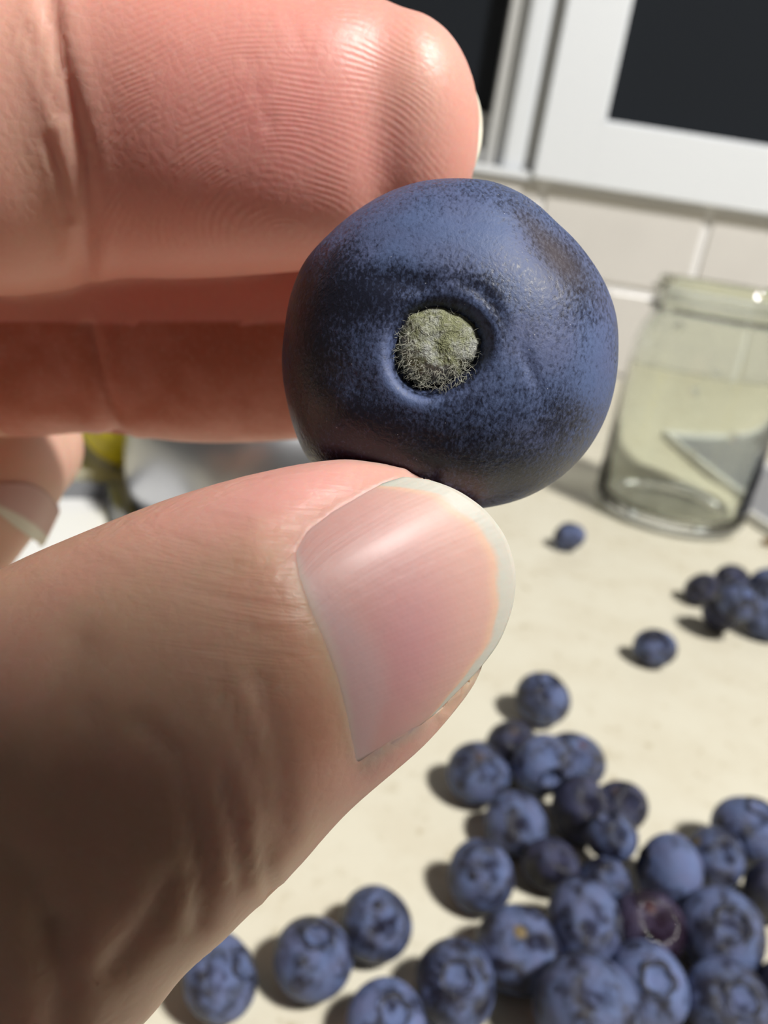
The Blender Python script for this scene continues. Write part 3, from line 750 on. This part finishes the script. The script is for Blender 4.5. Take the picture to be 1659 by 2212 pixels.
dside = np.minimum(np.minimum(seg_dist(pts, CUT), seg_dist(pts, TOP)), seg_dist(pts, BOT)); dfree = seg_dist(pts, FRE)
nd = nail_depth(pts[:, 0], pts[:, 1]); z = X[idx, 2]
sd = np.where(ins, -dside, dside)
tgt_in = nd + .30 + .25 * np.exp(-(dfree / 60) ** 2)
lip = nd - .05
wl = 1 / (1 + np.exp(-(sd + 2) / 4.0))                       # 0 inside, 1 outside
near_t = tgt_in * (1 - wl) + lip * wl
wout = np.exp(-(np.maximum(sd - 6, 0) / 75) ** 2)
wsd = 1 / (1 + np.exp(-(dfree - dside) / 9.0))
znew = np.where(ins, near_t, wsd * (z * (1 - wout) + near_t * wout) + (1 - wsd) * np.maximum(z, nd + .35))
X[idx] *= (znew / z)[:, None]
# keep the thumb's flesh behind the free edge of the nail
# press the flesh around the berry
q = X - bc; tq = np.arctan2(q[:, 1], q[:, 0]); Rq = np.interp((tq + 2 * math.pi) % (2 * math.pi), th, Req, period=2 * math.pi)
lev = (np.hypot(q[:, 0], q[:, 1]) / Rq) ** 2.1 + np.where(q[:, 2] < 0, (np.abs(q[:, 2]) / ZF) ** 2.1, (np.abs(q[:, 2]) / ZB) ** 2.1)
sel = (lev < 1.02) & (lev > 1e-6)
fac = (1.02 / lev[sel]) ** (1 / 2.1)
X[sel] = bc + q[sel] * fac[:, None]

# colour and ridge fields
n_ = len(X)
tint = np.tile(np.array([.70, .41, .30]), (n_, 1))
def lay(mask, c, a):
    a = np.clip(a, 0, 1)[:, None] * mask[:, None]; tint[:] = tint * (1 - a) + np.array(c) * a
def gp(cx, cy, lx, ly, rot=0):
    u = (U - cx) * math.cos(rot) + (Vv - cy) * math.sin(rot); v = -(U - cx) * math.sin(rot) + (Vv - cy) * math.cos(rot)
    return np.exp(-(u / lx) ** 2 - (v / ly) ** 2)
fl = lambda m: m.astype(float)
lay(fl(is_index), (.82, .36, .295), np.ones(n_)); lay(fl(is_index), (.82, .325, .295), gp(600, 260, 330, 210) * .8); lay(fl(is_index), (.80, .50, .38), gp(60, 250, 130, 400) * .8); lay(fl(is_index), (.86, .52, .41), gp(930, 180, 110, 180) * .7)
lay(fl(is_mid), (.52, .165, .105), np.ones(n_))  # middle finger: the forefinger's shade is put into this darker tint
lay(fl(is_thumb), (.72, .45, .32), np.ones(n_)); lay(fl(is_thumb), (.84, .42, .38), gp(620, 1060, 300, 90, -.25)); lay(fl(is_thumb), (.76, .42, .28), gp(640, 1400, 90, 230, -.3) * .7); lay(fl(is_thumb), (.64, .29, .20), gp(690, 1600, 70, 130, -.3) * .6)
lay(fl(is_thumb), (.70, .37, .33), gp(850, 1640, 160, 60, -.7) * .8); lay(fl(is_thumb), (.86, .40, .34), np.exp(-(seg_dist(UV, TOP) / 26) ** 2) * .7)
phase = np.sqrt(((U - 610) * .70) ** 2 + ((Vv - 500) * 1.0 - .00025 * (U - 610) ** 2) ** 2) / 12.5
phase += .55 * np.sin(U * .021 + 1.3 * np.sin(Vv * .017)) + .4 * np.sin(Vv * .028 + .013 * U)
ridge = fl(fi) * np.clip((U - 175) / 60, 0, 1) * np.clip((1010 - U) / 140, 0, 1) * np.clip((620 - Vv) / 120, 0, 1)
wrk = fl(ft) * np.clip(gp(420, 1110, 420, 110, -.28) + gp(560, 1330, 200, 170, -.3), 0, 1)
X_w = c2w(X)
org = c2w([-60, 20, 50])
me.vertices.foreach_set('co', (X_w - org).astype(np.float32).ravel()); me.update()
me.polygons.foreach_set('use_smooth', [True] * len(me.polygons))
hand = bpy.data.objects.new('hand', me); col.objects.link(hand); hand.location = org
tag(hand, "person's bare left hand pinching a large blueberry between forefinger and thumb", 'hand')
attr(hand, 'tint', tint, 'FLOAT_COLOR'); attr(hand, 'phase', phase); attr(hand, 'ridge', ridge); attr(hand, 'wrinkle', wrk)
t = NT('skin'); oc = t.obj(); tn = t.attr('tint', 0)
n1 = t.noise(oc, 260, 3, .55); n2 = t.noise(oc, 2600, 3, .6)
c = t.mix(t.math('MULTIPLY', t.ramp(n1, .35, .7), .35), tn, (.80, .38, .32), 'MIX')
c = t.mix(t.math('MULTIPLY', t.ramp(n2, .45, .8), .12), c, (.90, .66, .55))
ph_ = t.attr('phase', 2); rg = t.attr('ridge', 2); wk = t.attr('wrinkle', 2)
rw = t.math('SINE', t.math('MULTIPLY', ph_, 2 * math.pi))
rw = t.math('MULTIPLY', t.math('MULTIPLY', rw, rg), t.math('ADD', .12, t.ramp(t.noise(oc, 420, 2), .32, .68)))
mp = t.n('ShaderNodeMapping'); t.l(oc, mp.inputs[0]); mp.inputs['Rotation'].default_value = (0, -.30, 0); mp.inputs['Scale'].default_value = (110, 500, 1200)
n4 = t.noise(mp.outputs[0], 1.0, 3, .6, .3)
vo = t.n('ShaderNodeTexVoronoi', feature='DISTANCE_TO_EDGE'); t.l(oc, vo.inputs['Vector']); vo.inputs['Scale'].default_value = 1500
h = t.math('ADD', t.math('MULTIPLY', rw, .12), t.math('MULTIPLY', t.math('MULTIPLY', n4, wk), 3.2))
h = t.math('ADD', h, t.math('MULTIPLY', n2, .30)); h = t.math('ADD', h, t.math('MULTIPLY', vo.outputs['Distance'], .5))
t.l(t.bump(h, .55, .00009), t.b.inputs['Normal'])
t.inp('Base Color', c); t.inp('Roughness', t.math('ADD', t.math('MULTIPLY', n2, .16), .36)); t.inp('Specular IOR Level', .42)
t.inp('Subsurface Weight', .5); t.inp('Subsurface Radius', (1.0, .30, .16)); t.inp('Subsurface Scale', .0022)
me.materials.clear(); me.materials.append(t.m); M_skin = t.m

# ---------------------------------------------------------------- fingernails
t = NT('fingernail'); tn = t.attr('tint', 0); nn = t.noise(t.obj(), 1500, 2)
gs = t.attr('groove', 2); rid = t.math('ADD', t.math('SINE', t.math('MULTIPLY', gs, 120.0)), t.math('MULTIPLY', t.math('SINE', t.math('MULTIPLY', gs, 310.0)), .5))
t.inp('Base Color', tn); t.inp('Roughness', .46); t.inp('Specular IOR Level', .30); t.inp('Subsurface Weight', .35); t.inp('Subsurface Radius', (1, .45, .35)); t.inp('Subsurface Scale', .0009)
t.inp('Coat Weight', .06); t.inp('Coat Roughness', .2)
t.l(t.bump(t.math('ADD', t.math('MULTIPLY', rid, .10), t.math('MULTIPLY', nn, 1.2)), .25, .00006), t.b.inputs['Normal']); M_nail = t.m
def coons(L, Rr, Tt, Bb, n, m):
    """L,R run top->bottom (n pts); T,B run left->right (m pts)"""
    L, Rr = resample(L, n), resample(Rr, n); Tt, Bb = resample(Tt, m), resample(Bb, m)
    out = np.zeros((n, m, 2))
    for i in range(n):
        v = i / (n - 1)
        for j in range(m):
            u = j / (m - 1)
            out[i, j] = (1 - u) * L[i] + u * Rr[i] + (1 - v) * Tt[j] + v * Bb[j] - ((1 - u) * (1 - v) * L[0] + u * (1 - v) * Rr[0] + (1 - u) * v * L[-1] + u * v * Rr[-1])
    return out
def plate(name, P, normals, thick, tintf, parent, label=None):
    """P: n x m x 3 outer surface (camera mm); inner surface is offset by thick along -normals"""
    n, m, _ = P.shape; Pi = P - normals * thick
    V_ = np.concatenate([P.reshape(-1, 3), Pi.reshape(-1, 3)]); N = n * m; Fs = []
    for i in range(n - 1):
        for j in range(m - 1):
            a = i * m + j; Fs.append((a, a + m, a + m + 1, a + 1)); Fs.append((N + a, N + a + 1, N + a + m + 1, N + a + m))
    bd = [j for j in range(m)] + [i * m + m - 1 for i in range(1, n)] + [(n - 1) * m + j for j in range(m - 2, -1, -1)] + [i * m for i in range(n - 2, 0, -1)]
    for a, b in zip(bd, bd[1:] + bd[:1]): Fs.append((a, b, N + b, N + a))
    o = mesh_obj(name, c2w(V_) - org, Fs, M_nail, parent)
    bmm = bmesh.new(); bmm.from_mesh(o.data); bmesh.ops.recalc_face_normals(bmm, faces=bmm.faces); bmm.to_mesh(o.data); bmm.free()
    v, u = np.meshgrid(np.linspace(0, 1, n), np.linspace(0, 1, m), indexing='ij')
    tc = np.clip(tintf(u, v) * np.array([1.14, 1.17, 1.17]), 0, .9).reshape(-1, 3); attr(o, 'tint', np.concatenate([tc, tc]), 'FLOAT_COLOR'); attr(o, 'groove', np.concatenate([v.ravel(), v.ravel()]))
    if label: o['label'] = label
    return o
def sstep(x, a, b): x = np.clip((x - a) / (b - a), 0, 1); return x * x * (3 - 2 * x)
def grid_normals(P):
    du = np.gradient(P, axis=1); dv = np.gradient(P, axis=0); nn_ = np.cross(du, dv); nn_ /= np.linalg.norm(nn_, axis=2)[..., None]
    s = np.sign((nn_ * P).sum(2))[..., None]; return -nn_ * s      # towards the camera
CUT2 = [(p[0] - 16, p[1] - (4 if i == 0 else 0) + (14 if i == len(CUT) - 1 else 0)) for i, p in enumerate(CUT)]
TOP2 = [CUT2[0]] + [(x - 7, y - 12) for x, y in TOP[1:-1]] + [TOP[-1]]; BOT2 = [CUT2[-1]] + [(x + 5, y + 11) for x, y in BOT[1:-1]] + [BOT[-1]]
G = coons(CUT2, FRE, TOP2, BOT2, 60, 56)
D = nail_depth(G[..., 0], G[..., 1])
PN = np.stack([(G[..., 0] - CX) / F * D, (G[..., 1] - CY) / F * D, D], 2)
# edges of the plate tuck under the folds of skin at the root and along both sides
def nail_tint(u, v):
    wv = .010 * np.sin(v * 21) + .006 * np.sin(v * 47)
    edge = .905 - .05 * np.abs(v - .5) ** 1.5 + wv - .10 * sstep(.16 - v, 0, .16)
    c = np.zeros(u.shape + (3,)); c[:] = (.58, .315, .285)
    def L(col, a): c[:] = c * (1 - a[..., None]) + np.array(col) * a[..., None]
    L((.55, .27, .285), np.exp(-((u - .42) / .22) ** 2 - ((v - .62) / .3) ** 2) * .75)
    L((.60, .36, .30), sstep(u, .55, .9) * .7)
    lun = .26 * np.exp(-((v - .72) / .42) ** 2) + .04
    L((.56, .36, .36), (1 - sstep(u, lun - .09, lun + .09)) * .8)
    L((.66, .42, .30), np.exp(-((u - edge) / .03) ** 2) * .8)
    L((.51, .48, .42), sstep(u, edge, edge + .028))
    L((.60, .46, .38), (1 - sstep(u, .03, .10)) * .55); L((.54, .33, .235), (1 - sstep(u, .0, .05)) * .8)
    return c
plate('fingernail', PN, grid_normals(PN), .42, nail_tint, hand, 'pink thumbnail with pale free edge')

# ring-finger nail: laid on the skin that was built
bv = BVHTree.FromPolygons([tuple(v) for v in X_w[:]], [tuple(p.vertices) for p in me.polygons])
def on_skin(x, y):
    d_ = Vector(ray(x, y)).normalized(); h = bv.ray_cast(Vector(CAM) + d_ * .055, d_, .06)
    return (w2c(np.array(h[0])), h[1]) if h[0] is not None else (None, None)
Lc = [(-52, 1075), (-30, 1052), (10, 1042), (62, 1042), (100, 1062), (128, 1100)]
Rc = [(-45, 1085), (-20, 1098), (8, 1118), (36, 1140), (62, 1158), (90, 1180)]
G = coons(Lc, Rc, [Lc[0], Rc[0]], [Lc[-1], Rc[-1]], 22, 18)
PR = np.zeros(G.shape[:2] + (3,)); last = px(60, 1100, 68)
okc = 0
for i in range(G.shape[0]):
    for j in range(G.shape[1]):
        p, nn_ = on_skin(*G[i, j])
        if p is None: p = px(G[i, j, 0], G[i, j, 1], last[2])
        else: okc += 1
        PR[i, j] = p; last = p
for _ in range(6):
    z = PR[..., 2].copy(); z[1:-1, 1:-1] = (z[:-2, 1:-1] + z[2:, 1:-1] + z[1:-1, :-2] + z[1:-1, 2:]) / 4; PR *= (z / PR[..., 2])[..., None]
nr = grid_normals(PR); PR = PR + nr * .22
def ring_tint(u, v):
    c = np.zeros(u.shape + (3,)); c[:] = (.50, .30, .27); a = sstep(u, .70, .76)[..., None]; return c * (1 - a) + np.array((.62, .56, .47)) * a
plate('fingernail', PR, nr, .35, ring_tint, hand)

# forefinger nail: only its free edge shows past the fingertip
n, m = 26, 18
PI_ = np.zeros((n, m, 3))
for i in range(n):
    v = i / (n - 1) * 2 - 1
    for j in range(m):
        u = j / (m - 1); xe = 1043 - 48 * abs(v) ** 2.2; x = 830 + (xe - 830) * u; y = 278 + v * (175 - 40 * u)
        dpt = 52.6 - 4.6 * u ** 1.6 - 2.6 * v * v
        PI_[i, j] = px(x, y, dpt)
plate('fingernail', PI_, -grid_normals(PI_), .4, lambda u, v: np.where((u > .88)[..., None], (.66, .60, .50), (.58, .32, .29)) * np.ones(u.shape + (3,)), hand)
print('hand verts', n_, 'ring hits', okc)
